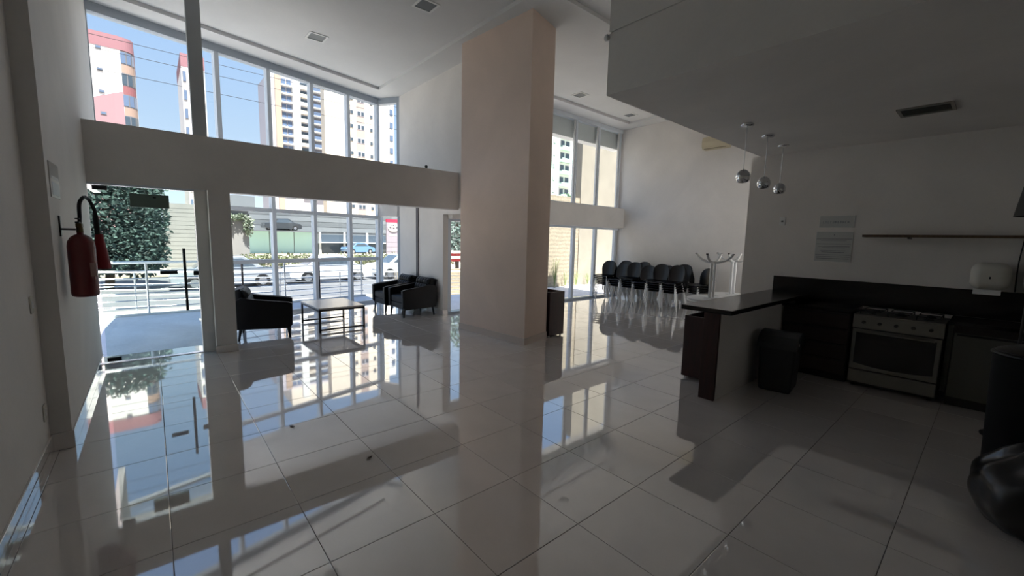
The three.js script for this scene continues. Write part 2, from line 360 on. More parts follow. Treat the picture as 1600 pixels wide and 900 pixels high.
{ // air conditioner high on the far wall
  const t = thing('air_conditioner', 'beige split air conditioner high on the far wall', 'air conditioner', [10.75, 3.98, -4.78]);
  mesh('housing', slab([[0, 0], [-.16, 0], [-.21, .05], [-.22, .16], [-.19, .27], [-.1, .3], [0, .3]], .62, .008), std('#d8ccae', .5), t);
  mesh('outlet', bx(-.19, -.06, -.006, .004, -.26, .26), std('#8b8168', .6), t);
}
tag(mesh('wall_hook', new THREE.SphereGeometry(.03, 14, 10).scale(.8, 1, 1).translate(3.145, 3.42, -2.44), M.white), 'small white fitting on the corner of the mezzanine', 'hook');
{ // small camera on the beam
  const t = thing('security_camera', 'tiny black camera standing on the entrance beam', 'camera', [3.93, 2.9, -7.06]);
  mesh('foot', cyl(.02, .02, 0, .015), M.black, t); mesh('head', new THREE.SphereGeometry(.028, 14, 10).translate(0, .04, 0), M.black, t);
}

// ------------------------------------------------------------------ left wall: extinguisher, sign, plates
{
  const t = thing('fire_extinguisher', 'red fire extinguisher with black hose and red horn hung on the wall', 'fire extinguisher', [-.43, 1.1, -4.78]);
  mesh('cylinder', lathe([[0, 0], [.06, 0], [.078, .008], [.083, .03], [.083, .40], [.078, .44], [.06, .475], [.035, .495], [.02, .50], [.02, .52], [0, .52]], 36), M.red, t);
  mesh('instruction_label', new THREE.CylinderGeometry(.0838, .0838, .11, 16, 1, true, .55, .6).translate(0, .22, 0), std('#a08078', .6), t);
  const v = mesh('valve', [cyl(.021, .019, .515, .575, 0, 0, 16), bx(-.018, .018, .555, .585, -.05, .05, .004)], M.brass, t);
  mesh('handle', [bx(-.012, .012, .585, .597, -.03, .13, .003), bx(-.012, .012, .615, .625, -.02, .12, .003)], M.black, v);
  mesh('wall_bracket', [bx(-.11, -.02, .53, .545, -.02, .02, .003), bx(-.112, -.1, .48, .64, -.02, .02, .003)], M.darkSteel, t);
  mesh('hose', tube([V(0, .565, -.01), V(.01, .63, .05), V(.02, .74, .09), V(.04, .79, .03), V(.06, .78, -.06), V(.085, .70, -.1), V(.09, .60, -.11)], .0125, 48, 10), M.rubber, t);
  mesh('grip', bar(V(.088, .66, -.105), V(.092, .50, -.115), .018, 14), M.rubber, t);
  mesh('horn', new THREE.CylinderGeometry(.024, .062, .29, 24).rotateX(.05).translate(.098, .36, -.13), M.hornRed, t);
}
{
  const t = thing('safety_sign', 'pale safety sign on the wall above the extinguisher', 'sign', [-.54, 1.87, -4.74]);
  mesh('board', bx(0, .006, 0, .26, -.2, .2, .002), std('#b9b4ad', .35), t);
  mesh('print_band', bx(.006, .0072, .14, .16, -.17, .15), std('#eceae6', .4), t);
  mesh('print_band', bx(.006, .0072, .02, .115, -.17, .15), std('#a9abad', .4), t);
}
{
  const make = (name, label, cat, y, z, h) => { const t = thing(name, label, cat, [-.65, y, z]); mesh('plate', bx(0, .009, -h, h, -.038, .038, .004), M.offWhite, t); mesh('rocker', bx(.008, .013, -.025, .025, -.013, .013, .002), M.white, t); };
  make('light_switch', 'off-white light switch on the left wall at hand height', 'switch', 1.12, -4.24, .058);
  make('power_outlet', 'off-white outlet plate low on the left wall', 'outlet', .345, -4.28, .058);
}

// ------------------------------------------------------------------ lounge: armchairs and coffee table
function armchair(label, pos, turn, group) {   // faces +z
  const t = thing('armchair', label, 'armchair', pos, turn, group);
  const W = .35, side = [[-.36, .19], [.33, .17], [.37, .22], [.375, .545], [.33, .56], [-.1, .615], [-.3, .65], [-.385, .60], [-.40, .30]];
  for (const s of [-1, 1]) {
    const a = mesh('arm', slab(side, .085, .012).rotateY(-Math.PI / 2).translate(s * (W - .043), 0, 0), M.leather, t);
    mesh('piping', tube([V(s * (W - .005), .556, .375), V(s * (W - .005), .572, .33), V(s * (W - .005), .627, -.1), V(s * (W - .005), .66, -.28)], .005, 24, 6), M.leather, a);
  }
  mesh('base', bx(-W + .08, W - .08, .17, .29, -.34, .355, .015), M.leather, t);
  mesh('seat_cushion', (() => { const g = new RoundedBoxGeometry(.535, .15, .60, 6, .04); const p = g.attributes.position; for (let i = 0; i < p.count; i++) if (p.getY(i) > 0) p.setY(i, p.getY(i) + .018 * (1 - (p.getX(i) / .27) ** 2) * (1 - (p.getZ(i) / .31) ** 2)); g.computeVertexNormals(); return boxUV(g.translate(0, .36, .06)); })(), M.leather, t);
  const back = mesh('backrest', sheet((u, v) => { const x = (u - .5) * .56, y = .36 + v * .415; return V(x, y, -.235 - .12 * v - .02 * Math.cos(u * Math.PI * 2)); }, 12, 8, .13), M.leather, t);
  const tuft = (u, v) => {
    const cu = u * 5, cv = v * 3, fu = cu - Math.floor(cu), fv = cv - Math.floor(cv);
    const b = Math.pow(Math.abs(Math.sin(fu * Math.PI) * Math.sin(fv * Math.PI)), .45);
    const e = Math.min(1, Math.min(u, 1 - u) * 14, Math.min(v, 1 - v) * 10);
    return V((u - .5) * .53, .42 + v * .355, -.17 - .12 * v + .045 * b * e);
  };
  mesh('tufted_cushion', sheet(tuft, 50, 30, .03), M.leather, back);
  for (let i = 1; i < 5; i++) for (let j = 1; j < 3; j++) { const p = tuft(i / 5, j / 3); mesh('button', new THREE.SphereGeometry(.011, 10, 8).translate(p.x, p.y, p.z + .014), M.leather, back); }
  mesh('back_panel', bx(-W + .02, W - .02, .19, .60, -.405, -.34, .02), M.leather, t);
  for (const [x, z, dx, dz] of [[-.29, .32, -.012, .02], [.29, .32, .012, .02], [-.29, -.32, -.012, -.03], [.29, -.32, .012, -.03]]) {
    const g = new THREE.CylinderGeometry(.026, .015, .19, 14); g.translate(0, -.095, 0);
    const p = g.attributes.position; for (let i = 0; i < p.count; i++) { const k = -p.getY(i) / .19; p.setX(i, p.getX(i) + dx * k); p.setZ(i, p.getZ(i) + dz * k); }
    mesh('leg', g.translate(x, .19, z), M.darkLeg, t);
  }
  return t;
}
armchair('black leather armchair by the entrance pillar, facing the white coffee table', [1.33, 0, -7.62], Math.PI / 2 - 12 * D2R - .02, 'lounge armchairs');
armchair('black tufted armchair beside the opening in the lounge wall', [4.14, 0, -8.04], -Math.PI / 2, 'lounge armchairs');
armchair('black tufted armchair in the corner by the glass front', [4.09, 0, -8.79], -Math.PI / 2 - .02, 'lounge armchairs');
{
  const t = thing('coffee_table', 'square white coffee table on a dark metal frame', 'table', [2.43, 0, -7.82], .01);
  const W = .39, Dp = .53, h = .415, s = .014;
  mesh('top', bx(-W, W, h - .028, h, -Dp, Dp, .003), std('#e9e2dc', .22), t);
  mesh('rim', [bx(-W, W, h - .058, h - .029, Dp - .028, Dp), bx(-W, W, h - .058, h - .029, -Dp, -Dp + .028), bx(-W, -W + .028, h - .058, h - .029, -Dp, Dp), bx(W - .028, W, h - .058, h - .029, -Dp, Dp)], M.darkSteel, t);
  for (const x of [-1, 1]) for (const z of [-1, 1]) mesh('leg', bx(x * (W - s) - s, x * (W - s) + s, 0, h - .03, z * (Dp - s) - s, z * (Dp - s) + s), M.darkSteel, t);
  for (const z of [-1, 1]) mesh('stretcher', bx(-W + .02, W - .02, .03, .056, z * (Dp - s) - s, z * (Dp - s) + s), M.darkSteel, t);
}

// ------------------------------------------------------------------ open dark wooden box by the column
function openBox(name, label, cat, pos, w, d, h) {
  const t = thing(name, label, cat, pos), k = .02;
  mesh('front_panel', bx(-w / 2, w / 2, .03, h, d / 2 - k, d / 2, .002), M.wood, t);
  mesh('rear_panel', bx(-w / 2, w / 2, .03, h, -d / 2, -d / 2 + k, .002), M.wood, t);
  mesh('side_panel', bx(-w / 2, -w / 2 + k, .03, h, -d / 2 + k, d / 2 - k, .002), M.wood, t);
  mesh('side_panel', bx(w / 2 - k, w / 2, .03, h, -d / 2 + k, d / 2 - k, .002), M.wood, t);
  mesh('inner_shelf', bx(-w / 2 + k, w / 2 - k, h - .12, h - .1, -d / 2 + k, d / 2 - k), M.wood, t);
  for (const x of [-1, 1]) for (const z of [-1, 1]) mesh('foot', cyl(.018, .018, 0, .03, x * (w / 2 - .04), z * (d / 2 - .04), 12), M.white, t);
  return t;
}
openBox('wooden_box', 'dark brown open wooden box standing against the column', 'box', [5.17, 0, -5.01], .36, .42, .775);

// ------------------------------------------------------------------ bar
{
  const t = thing('bar_counter', 'bar with dark stone top, dark wooden end and pale side wall', 'bar', [4.365, 0, -1.87]);
  mesh('bar_wall', bx(.035, 2.48, 0, .95, -.06, .075), M.wall, t);
  mesh('end_panel', bx(0, .035, 0, .95, -.08, .08, .002), M.wood, t);
  mesh('countertop', bx(-.15, 2.48, .95, .998, -.26, .25, .006), M.granite, t);
  const b = mesh('front_cladding', bx(.035, 2.48, .3, .95, -.08, -.06), M.wood, t);
  b.userData.label = 'dark wooden cladding';
}
openBox('wooden_box', 'dark brown open wooden box pushed up to the bar', 'box', [5.3, 0, -2.19], .88, .42, .775);

// ------------------------------------------------------------------ white round tables, one upside down on each standing one
{
  const make = (x, z, l1, l2) => {
    const build = (name, label, flip, y) => {
      const t = thing(name, label, 'table', [x, y, z], .35, 'white tables stored behind the bar');
      const top = mesh('table_top', lathe([[0, .715], [.34, .715], [.36, .722], [.362, .735], [.35, .745], [0, .745]], 48), M.white, t);
      mesh('top_plate', cyl(.1, .1, .705, .716, 0, 0, 20), M.whiteMetal, top);
      mesh('pedestal', [cyl(.022, .022, .12, .706, .036, 0, 16), cyl(.022, .022, .12, .706, -.036, 0, 16)], M.whiteMetal, t);
      for (let k = 0; k < 4; k++) {
        const a = k * Math.PI / 2 + .4, c = Math.cos(a), s = Math.sin(a);
        const l = mesh('leg', tube([V(.02 * c, .14, .02 * s), V(.09 * c, .135, .09 * s), V(.19 * c, .1, .19 * s), V(.26 * c, .04, .26 * s), V(.28 * c, .012, .28 * s)], .019, 20, 10), M.whiteMetal, t);
        mesh('foot_cap', cyl(.018, .018, 0, .018, .284 * c, .284 * s, 12), M.darkSteel, l);
      }
      if (flip) { t.rotation.set(Math.PI, .35, 0); }
      return t;
    };
    build('round_table', l1, false, 0);
    build('round_table', l2, true, .745 + .745 + .001);
  };
  make(6.80, -2.95, 'round white table standing behind the bar with another table on it', 'upside-down white table with curved feet in the air, next to the bar');
  make(7.62, -2.96, 'round white table standing behind the corner of the kitchen wall', 'upside-down white table with curved feet in the air, behind the kitchen wall corner');
}

// ------------------------------------------------------------------ stacked black chairs
{
  const proto = thing('stacking_chair', '', 'chair', [0, 0, 0], 0, 'stacked black chairs along the far wall');   // faces -x
  const seat = (u, v) => { const a = (u - .5) * 2, b = (v - .5) * 2; const w = .23 * (1 - .18 * Math.max(0, b) ** 3); const y = .45 + .022 * a * a - .03 * Math.max(0, -b) ** 2 * .6 - .018 * (1 - a * a) * (1 - b * b); return V(b * .225, y, a * w); };
  mesh('seat', sheet(seat, 14, 12, .022), M.plasticBlack, proto);
  const back = (u, v) => {   // a cupped back with a rounded top
    const a = (u - .5) * 2, w = .225 * Math.pow(Math.max(.03, 1 - Math.pow(Math.max(0, v - .3) / .705, 3.4)), .42) * (.86 + .14 * Math.min(1, v * 2.2));
    const z = a * w; return V(.205 + .085 * v - .9 * z * z, .46 + .41 * v, z);
  };
  mesh('backrest', sheet(back, 20, 24, .022), M.plasticBlack, proto);
  for (const [x, z, fx, fz_] of [[-.17, .17, -.235, .225], [-.17, -.17, -.235, -.225], [.17, .17, .25, .215], [.17, -.17, .25, -.215]]) mesh('leg', tube([V(x, .435, z), V((x + fx) / 2 - .0, .24, (z + fz_) / 2 + .002), V(fx, 0, fz_)], .0125, 8, 8), M.whiteMetal, proto);
  // stacks: x, z, number of chairs, turn
  const rowA = [[9.78, -7.22, 5, .05], [9.78, -6.80, 4, -.04], [9.76, -6.38, 5, .03], [9.70, -5.96, 4, .0], [9.66, -5.53, 5, .05], [9.62, -5.10, 5, -.03]];
  const rowB = [[10.26, -7.0, 5, .06], [10.24, -6.42, 5, -.05], [10.24, -5.72, 4, .04], [10.2, -5.22, 5, .0], [10.12, -4.68, 4, -.45]];
  const nth = ['first', 'second', 'third', 'fourth', 'fifth', 'sixth'], lev = [['lowest', 'second', 'third', 'topmost'], ['lowest', 'second', 'third', 'fourth', 'topmost']];
  let first = true;
  for (const [key, row] of [['A', rowA], ['B', rowB]]) row.forEach(([x, z, n, a], i) => { for (let k = 0; k < n; k++) {
    const o = first ? proto : copyOf(proto, [0, 0, 0], 0);
    first = false;
    o.position.set(x + .06 - k * .035, k * .058, z); o.rotation.y = a + rr(-.015, .015);
    o.userData.label = `black plastic chair, ${lev[n - 4][k]} in the ${nth[i]} ${key === 'A' ? 'front' : 'rear'} stack from the patio glass`;
    o.userData.group = key === 'A' ? 'front row of stacked black chairs' : 'stacks of black chairs against the wall';
  } });
}

// ------------------------------------------------------------------ kitchen
{
  const x0 = 6.28, xw = 6.868;
  const c = thing('drawer_cabinet', 'dark kitchen cabinet with four drawers between the bar and the cooker', 'cabinet', [x0, 0, -1.42]);
  mesh('carcass', bx(.02, xw - x0, .08, .86, -.355, .355), M.darkCab, c);
  mesh('plinth', bx(.05, xw - x0, 0, .08, -.355, .355), M.black, c);
  [[.09, .27], [.28, .46], [.47, .65], [.66, .84]].forEach(([a, b]) => { const d = mesh('drawer', bx(0, .02, a, b, -.345, .345, .003), M.drawerFront, c); mesh('pull_groove', bx(-.004, .002, b - .022, b - .008, -.32, .32), M.black, d); });
  const s = thing('sink_cabinet', 'grey-fronted kitchen cabinet to the right of the cooker', 'cabinet', [x0, 0, .28]);
  mesh('carcass', bx(.02, xw - x0, .08, .86, -.5, 1.0), M.darkCab, s);
  mesh('plinth', bx(.05, xw - x0, 0, .08, -.5, 1.0), M.black, s);
  for (const [a, b] of [[-.49, -.005], [.005, .49], [.5, .99]]) { const d = mesh('cabinet_door', bx(0, .02, .1, .78, a, b, .003), M.greyPanel, s); mesh('pull_groove', bx(-.004, .002, .755, .775, a + .02, b - .02), M.black, d); }
  const w = thing('worktop', 'black stone kitchen worktop left of the cooker with tall splashback', 'worktop', [xw, 0, 0]);
  mesh('slab', bx(-.61, -.0, .86, .9, -1.79, -1.062, .004), M.granite, w);
  mesh('splashback', bx(-.022, 0, .9, 1.205, -2.1, 1.28, .003), M.granite, w);
  const w2 = thing('worktop', 'black stone worktop over the grey-fronted cabinet', 'worktop', [xw, 0, 0]);
  mesh('slab', bx(-.61, -.024, .86, .9, -.262, 1.28, .004), M.granite, w2);
}
{ // cooker
  const t = thing('cooker', 'stainless steel gas cooker with dark oven window', 'cooker', [6.26, 0, -.66]);
  const ss = std('#7d7c76', .36, { metalness: .9 });
  mesh('body', bx(.02, .59, .03, .84, -.375, .375, .004), std('#35342f', .5), t);
  mesh('cooktop', bx(-.005, .59, .84, .862, -.38, .38, .005), ss, t);
  mesh('control_panel', slab([[.03, .70], [-.004, .705], [.006, .838], [.03, .84]], .76, .002), ss, t);
  for (let k = 0; k < 5; k++) mesh('knob', cyl(.019, .016, 0, .026, 0, 0, 16).rotateZ(Math.PI / 2).translate(-.008, .775, -.28 + k * .14), std('#2a2a28', .4), t);
  const d = mesh('oven_door', bx(-.012, .02, .215, .69, -.372, .372, .006), ss, t);
  const glassShape = [[-.335, .655], [.335, .655], [.335, .285], [.17, .262], [0, .255], [-.17, .262], [-.335, .285]];
  mesh('oven_window', slab(glassShape, .004).rotateY(-Math.PI / 2).translate(-.014, 0, 0), phys({ color: '#060606', roughness: .08 }), d);
  mesh('handle', [bar(V(-.045, .665, -.32), V(-.045, .665, .32), .011, 12), bar(V(-.045, .665, -.29), V(-.01, .665, -.29), .008), bar(V(-.045, .665, .29), V(-.01, .665, .29), .008)], ss, d);
  mesh('warming_drawer', bx(-.01, .02, .055, .2, -.372, .372, .005), ss, t);
  mesh('vent_gap', bx(-.002, .01, .69, .702, -.36, .36), M.black, t);
  for (const [x, z, r] of [[.15, -.24, .045], [.15, .24, .045], [.43, -.24, .04], [.43, .24, .04], [.29, 0, .055]]) mesh('burner', [cyl(r, r * .9, .862, .876, x, z, 20), cyl(r * .6, r * .55, .876, .886, x, z, 20)], M.black, t);
  for (const z of [-.24, 0, .24]) mesh('pan_support', [bar(V(.05, .9, z - .09), V(.53, .9, z - .09), .005, 6), bar(V(.05, .9, z + .09), V(.53, .9, z + .09), .005, 6), bar(V(.06, .9, z - .09), V(.06, .9, z + .09), .005, 6), bar(V(.52, .9, z - .09), V(.52, .9, z + .09), .005, 6), bar(V(.29, .9, z - .09), V(.29, .9, z + .09), .005, 6), bar(V(.06, .862, z - .09), V(.06, .9, z - .09), .005, 6), bar(V(.52, .862, z + .09), V(.52, .9, z + .09), .005, 6)], M.black, t);
  for (const z of [-.33, .33]) mesh('foot', cyl(.02, .02, 0, .03, .08, z, 12), M.black, t);
}
{ // bin
  const t = thing('trash_bin', 'dark grey plastic bin with swing lid beside the bar', 'bin', [5.42, 0, -1.52], .12);
  const g = new RoundedBoxGeometry(.46, .52, .36, 4, .03); const p = g.attributes.position;
  for (let i = 0; i < p.count; i++) { const k = .88 + .12 * (p.getY(i) + .26) / .52; p.setX(i, p.getX(i) * k); p.setZ(i, p.getZ(i) * k); } g.computeVertexNormals();
  mesh('bucket', boxUV(g.translate(0, .26, 0)), M.binGrey, t);
  const lid = mesh('lid', slab([[-.24, .51], [.24, .51], [.24, .55], [.17, .62], [.06, .655], [-.06, .655], [-.17, .62], [-.24, .55]], .39, .01), std('#2f3235', .5), t);
  mesh('flap', bx(-.13, .13, .6, .612, .196, .2), M.binGrey, lid);
  mesh('sticker', bx(-.2, -.16, .55, .575, .19, .198), M.white, lid);
}
{ // wall things over the worktop
  const sh = thing('wall_shelf', 'long thin wooden shelf on the kitchen wall', 'shelf', [6.87, 1.77, -.1]);
  mesh('board', bx(-.2, 0, -.0, .028, -1.02, 1.3, .003), M.shelfWood, sh);
  for (const z of [-.6, .5]) mesh('bracket', bx(-.16, 0, -.018, 0, z - .012, z + .012), M.darkSteel, sh);
  const textSign = (lines, w, h) => {
    const c = document.createElement('canvas'); c.width = 256; c.height = Math.round(256 * h / w); const g = c.getContext('2d');
    g.fillStyle = '#c9cac6'; g.fillRect(0, 0, c.width, c.height); lines(g, c.width, c.height);
    const t = new THREE.CanvasTexture(c); t.colorSpace = THREE.SRGBColorSpace; return std('#ffffff', .4, { map: t });
  };
  const face = (w, h) => new THREE.PlaneGeometry(w, h).rotateY(-Math.PI / 2);
  const s1 = thing('name_sign', 'small white lettered sign on the kitchen wall, upper of the two', 'sign', [6.87, 1.97, -1.43]);
  mesh('board', bx(-.008, 0, -.078, .078, -.19, .19, .002), M.white, s1);
  mesh('print', face(.37, .15).translate(-.0086, 0, 0), textSign((g, w, h) => { for (let k = 0; k < 11; k++) { g.fillStyle = k < 4 ? '#a7abac' : '#848a8e'; const x = w * (.1 + k * .071); g.fillRect(x, h * .44, 5, h * .22); g.fillRect(x, h * (k % 2 ? .44 : .6), 12, 5); if (k % 3) g.fillRect(x + 8, h * .48, 4, h * .16); } }, .37, .15), s1);
  const s2 = thing('notice_board', 'white notice with lines of small print on the kitchen wall', 'notice', [6.87, 1.64, -1.44]);
  mesh('board', bx(-.008, 0, -.2, .2, -.2, .2, .002), M.white, s2);
  mesh('print', face(.39, .39).translate(-.0086, 0, 0), textSign((g, w, h) => {
    g.fillStyle = '#565a60'; g.fillRect(w * .49, 22, 7, 6);
    [[58, .96], [72, .7], [102, .94], [124, .85], [134, .6], [160, .7], [174, .62], [196, .95], [212, .92], [228, .9]].forEach(([y, k], i) => { g.fillStyle = i % 3 ? '#7d8187' : '#4d5157'; for (let x = w * (.5 - k / 2); x < w * (.5 + k / 2); x += 9) g.fillRect(x, y, 6.5, 4); });
  }, .39, .39), s2);
  const sw = thing('light_switch', 'small white switch plate on the kitchen wall near its corner', 'switch', [6.87, 1.985, -2.06]);
  mesh('plate', bx(-.009, 0, -.058, .058, -.038, .038, .003), M.white, sw); mesh('rocker', bx(-.012, -.008, -.012, .012, -.014, .014, .001), std('#6a6c70', .5), sw);
  const disp = (z, label) => {
    const t = thing('towel_dispenser', label, 'dispenser', [6.848, 1.2, z], 0, 'paper dispensers on the kitchen wall');
    const g = new RoundedBoxGeometry(.2, .29, .29, 5, .085); mesh('housing', boxUV(g.translate(-.1, .165, 0)), M.offWhite, t);
    mesh('lock', bx(-.203, -.196, .14, .165, -.006, .006), M.black, t);
    mesh('paper_sheet', bx(-.14, -.06, -.03, .03, -.11, .09), M.white, t);
  };
  disp(-.03, 'rounded white paper dispenser with a sheet hanging out, above the splashback');
  disp(.34, 'rounded white paper dispenser beyond the thin cable on the kitchen wall');
  tag(mesh('wall_cable', tube([V(6.86, 1.77, .165), V(6.855, 1.5, .15), V(6.855, 1.21, .155)], .006, 12, 6), M.black), 'thin black cable hanging between the two paper dispensers', 'cable');
}
{ // black things at the right edge
  const g = new THREE.SphereGeometry(1, 48, 32), p = g.attributes.position;
  for (let i = 0; i < p.count; i++) {
    const v = V(p.getX(i), p.getY(i), p.getZ(i)), a = Math.atan2(v.z, v.x), top = Math.max(0, v.y);
    const k = 1 + .07 * noise.noise(v.x * 3 + 2, v.y * 2.4, v.z * 3) + .045 * Math.sin(a * 9 + v.y * 3) * (.4 + top);
    v.multiplyScalar(k); if (v.y < -.78) v.y = -.78;
    p.setXYZ(i, v.x * .31 * (1 - .35 * top * top), (v.y + .78) * .30, v.z * .31 * (1 - .35 * top * top));
  }
  g.computeVertexNormals();
  const t = thing('trash_bag', 'crumpled black bin bag on the floor', 'bag', [3.82, 0, .33]);
  mesh('sack', g, phys({ color: '#070707', roughness: .3, clearcoat: .3 }), t);
  mesh('knot', lathe([[0, .5], [.07, .5], [.035, .545], [.05, .59], [.08, .62], [.03, .61], [0, .6]], 20), M.black, t);
  const f = thing('floor_lamp', 'dark floor lamp with a small drum shade', 'lamp', [5.6, 0, .2]);
  mesh('base', lathe([[0, 0], [.15, 0], [.15, .012], [.03, .03], [.012, .04], [0, .04]]), M.black, f);
  mesh('pole', bar(V(0, .03, 0), V(0, 2.0, 0), .011), M.black, f);
  mesh('shade', lathe([[.15, 1.93], [.115, 2.2], [.112, 2.2], [.147, 1.93]], 36), std('#2b2a26', .7), f);
  const b = thing('waste_bin', 'tall black cylindrical waste bin behind the bin bag', 'bin', [4.52, 0, .25]);
  mesh('barrel', lathe([[0, 0], [.17, 0], [.18, .01], [.205, .93], [.2, .93], [0, .9]], 40), std('#040404', 1), b);
  mesh('rim', new THREE.TorusGeometry(.203, .012, 10, 40).rotateX(Math.PI / 2).translate(0, .93, 0), M.plasticBlack, b);
  mesh('lid', lathe([[0, 1.0], [.1, .99], [.19, .955], [.2, .935], [0, .93]], 40), M.plasticBlack, b);
}
[[0.82, -3.79, .5, 'small dry leaf on the floor tiles, closer to the entrance'], [1.13, -2.88, 2.1, 'small dry leaf on the floor tiles, farther from the entrance']].forEach(([x, z, a, label]) => {
  const g = sheet((u, v) => { const w = .012 * Math.sin(Math.PI * Math.min(.98, Math.max(.02, v))); return V((u - .5) * 2 * w, .003 + .006 * Math.abs(u - .5) + .004 * v * v, (v - .5) * .06); }, 6, 8, .0012);
  const o = tag(mesh('dry_leaf', g, std('#6d6154', .8)), label, 'leaf'); o.position.set(x, 0, z); o.rotation.y = a;
});

// ------------------------------------------------------------------ outdoors: ground
const G = -.9;                                        // street level
const concrete = (r, g, b, rep = .3) => std('#ffffff', .85, { map: texture(256, (u, v) => { const k = 1 + .12 * fbm(u, v, 5, 5) + (rnd() - .5) * .07; return [r * k, g * k, b * k]; }, rep, true) });
const X = {
  porch: concrete(.90, .89, .90), side: concrete(.70, .65, .58), asphalt: concrete(.42, .42, .43), curb: concrete(.85, .85, .84), soil: concrete(.66, .61, .52),
  stone: std('#ffffff', .9, { map: texture(256, (u, v) => { const c = .5 + .5 * Math.sin(v * 2 * Math.PI * 12 + fbm(u, v, 4, 3) * 3); const k = .86 + .1 * c + .16 * fbm(u, v, 20, 4); return [.64 * k, .595 * k, .52 * k]; }, .6, true), bumpMap: speck, bumpScale: .01 }),
  beige: std('#ffffff', .85, { map: paintMap(.555, .525, .475, .07, .4) }),
  neighbour: std('#ffffff', .85, { map: paintMap(.57, .555, .54, .05) }),
  pinkWhite: std('#f2eae8', .8), redPaint: std('#986a70', .8), pinkPaint: std('#9f7d82', .8), dullPink: std('#8f585b', .8), blush: std('#b29d95', .8), peach: std('#a68a7c', .8), cream: std('#eadccb', .8), lilac: std('#c4bfc9', .8), white: std('#e9e8e6', .8), mint: std('#bfe0cf', .8),
  orange: std('#b89f8d', .8), greyWall: std('#767a7d', .8), greyDark: std('#64686b', .8), mintGlass: phys({ color: '#c4ebe2', roughness: .2 }), blueGlass: phys({ color: '#66758f', roughness: .12 }), darkGlass: phys({ color: '#4a5560', roughness: .1 }), frame: std('#77757a', .6),
  bark: std('#57493a', .9),
};
{
  const g = structGroup('ground');
  mesh('rear_yard', bx(-20, 40, -1.3, -.06, 2.37, 30), X.porch, g);
  mesh('lawn_base', bx(-90, 120, G - .4, G - .15, -240, -7.8), X.soil, g);
  mesh('street', bx(-90, 120, G - .2, G, -30, -17), X.asphalt, g);
  mesh('near_pavement', bx(-90, 120, G - .2, G + .12, -17, -12.9), X.side, g);
  mesh('far_pavement', bx(-90, 120, G - .2, G + .12, -58, -30), X.side, g);
  mesh('ramp', (() => { const s = slab([[-14, 0], [9, -.6], [9, -1.1], [-14, -1.1]], 1.7); return s.translate(0, -.05, -11.95); })(), X.porch, g);
  const p = structGroup('porch');
  mesh('paving', prism([[-9, -7.05], [.66, -7.05], [.66, fz(.66) - .06], [4.4, -10.22], [4.4, -11.25], [.75, -10.72], [-9, -10.62]], -.9, -.004), X.porch, p);
  mesh('curb', prism([[-9, -10.62], [.75, -10.72], [4.4, -11.25], [4.4, -11.37], [.75, -10.84], [-9, -10.74]], -.9, .03), X.curb, p);
  const pt = structGroup('patio');
  mesh('paving', bx(4.74, 20, -.9, -.01, -10.3, -7.72), X.porch, pt);
  mesh('stone_wall', bx(8.2, 12.0, -.9, 3.2, -10.4, -10.2), X.stone, pt);
  mesh('side_wall', bx(12.0, 19, -.9, 6, -10.45, -10.17), X.beige, pt);
  mesh('roof_slab', bx(4.74, 10.9, 4.37, 5.15, -8.0, -7.74), M.ceiling, pt);
}
{ // pots of grass along the patio wall
  const blade = (x, z, h, n, label) => {
    const t = thing('grass_tuft', label, 'plant', [x, -.01, z], 0, 'grass tufts at the patio wall');
    const gs = []; for (let k = 0; k < n; k++) { const a = rr(0, 6.28), l = rr(.05, .22), hh = h * rr(.6, 1); gs.push(tube([V(0, 0, 0), V(Math.cos(a) * l * .4, hh * .6, Math.sin(a) * l * .3), V(Math.cos(a) * l, hh, Math.sin(a) * l * .6)], .006, 6, 4)); }
    mesh('leaf_blades', gs, std('#8d9a63', .8), t).userData.kind = 'stuff';
    mesh('root_ball', new THREE.SphereGeometry(.05, 10, 8).scale(1, .6, 1).translate(0, .02, 0), X.soil, t);
  };
  [[10.65, -10.05, 1.05, 26], [11.2, -10.05, .55, 14], [11.75, -10.03, .6, 16], [12.4, -10.0, .5, 16], [12.9, -10.0, .45, 14]].forEach(([x, z, h, n], i) => blade(x, z, h, n, i ? ['', 'short grass tuft beside the tall one at the patio stone wall', 'short bushy grass tuft where the stone wall meets the tall plain wall', 'low grass tuft at the foot of the tall plain patio wall, beside the stone wall', 'low grass tuft at the tall plain patio wall, away from the stone wall'][i] : 'tall grass tuft at the left of the patio stone wall'));
}
// railings
function railing(label, pts, h, n, posts, pm) {
  const t = thing('handrail', label, 'railing'), at = (k, y) => V(pts[k][0], pts[k][1] + y, pts[k][2]);
  for (let r = 0; r <= n; r++) { const gs = []; for (let k = 0; k + 1 < pts.length; k++) { const y = r === n ? h : .12 + r * (h - .14) / n; gs.push(bar(at(k, y), at(k + 1, y), r === n ? .026 : .011, 10)); } mesh(r === n ? 'top_rail' : 'rail', gs, r === n ? M.whiteMetal : M.steel, t); }
  for (const [x, y, z, dark] of posts) mesh('post', bar(V(x, y, z), V(x, y + h, z), .021, 10), dark ? M.darkSteel : M.steel, t);
}
const line = (pts, x) => { let k = 0; while (k < pts.length - 2 && pts[k + 1][0] < x) k++; const a = pts[k], b = pts[k + 1], t = (x - a[0]) / (b[0] - a[0]); return [x, a[1] + (b[1] - a[1]) * t, a[2] + (b[2] - a[2]) * t]; };
const rA = [[-8, .03, -10.68], [.75, .03, -10.78], [4.35, .03, -11.31]];
railing('steel railing with round bars along the porch edge', rA, 1.0, 6, [...[-4.5, -2.2, -.12, 2.35, 4.3].map((x) => line(rA, x)), ...[1.48, 3.16].map((x) => [...line(rA, x), true])]);
const rB = [[-8, .02, -12.75], [9, -.5, -12.75]];
railing('sloping steel railing along the ramp beyond the porch', rB, .92, 6, [-4, -2, -.35, 1.0, 2.6, 4.2, 6, 8].map((x) => line(rB, x)));

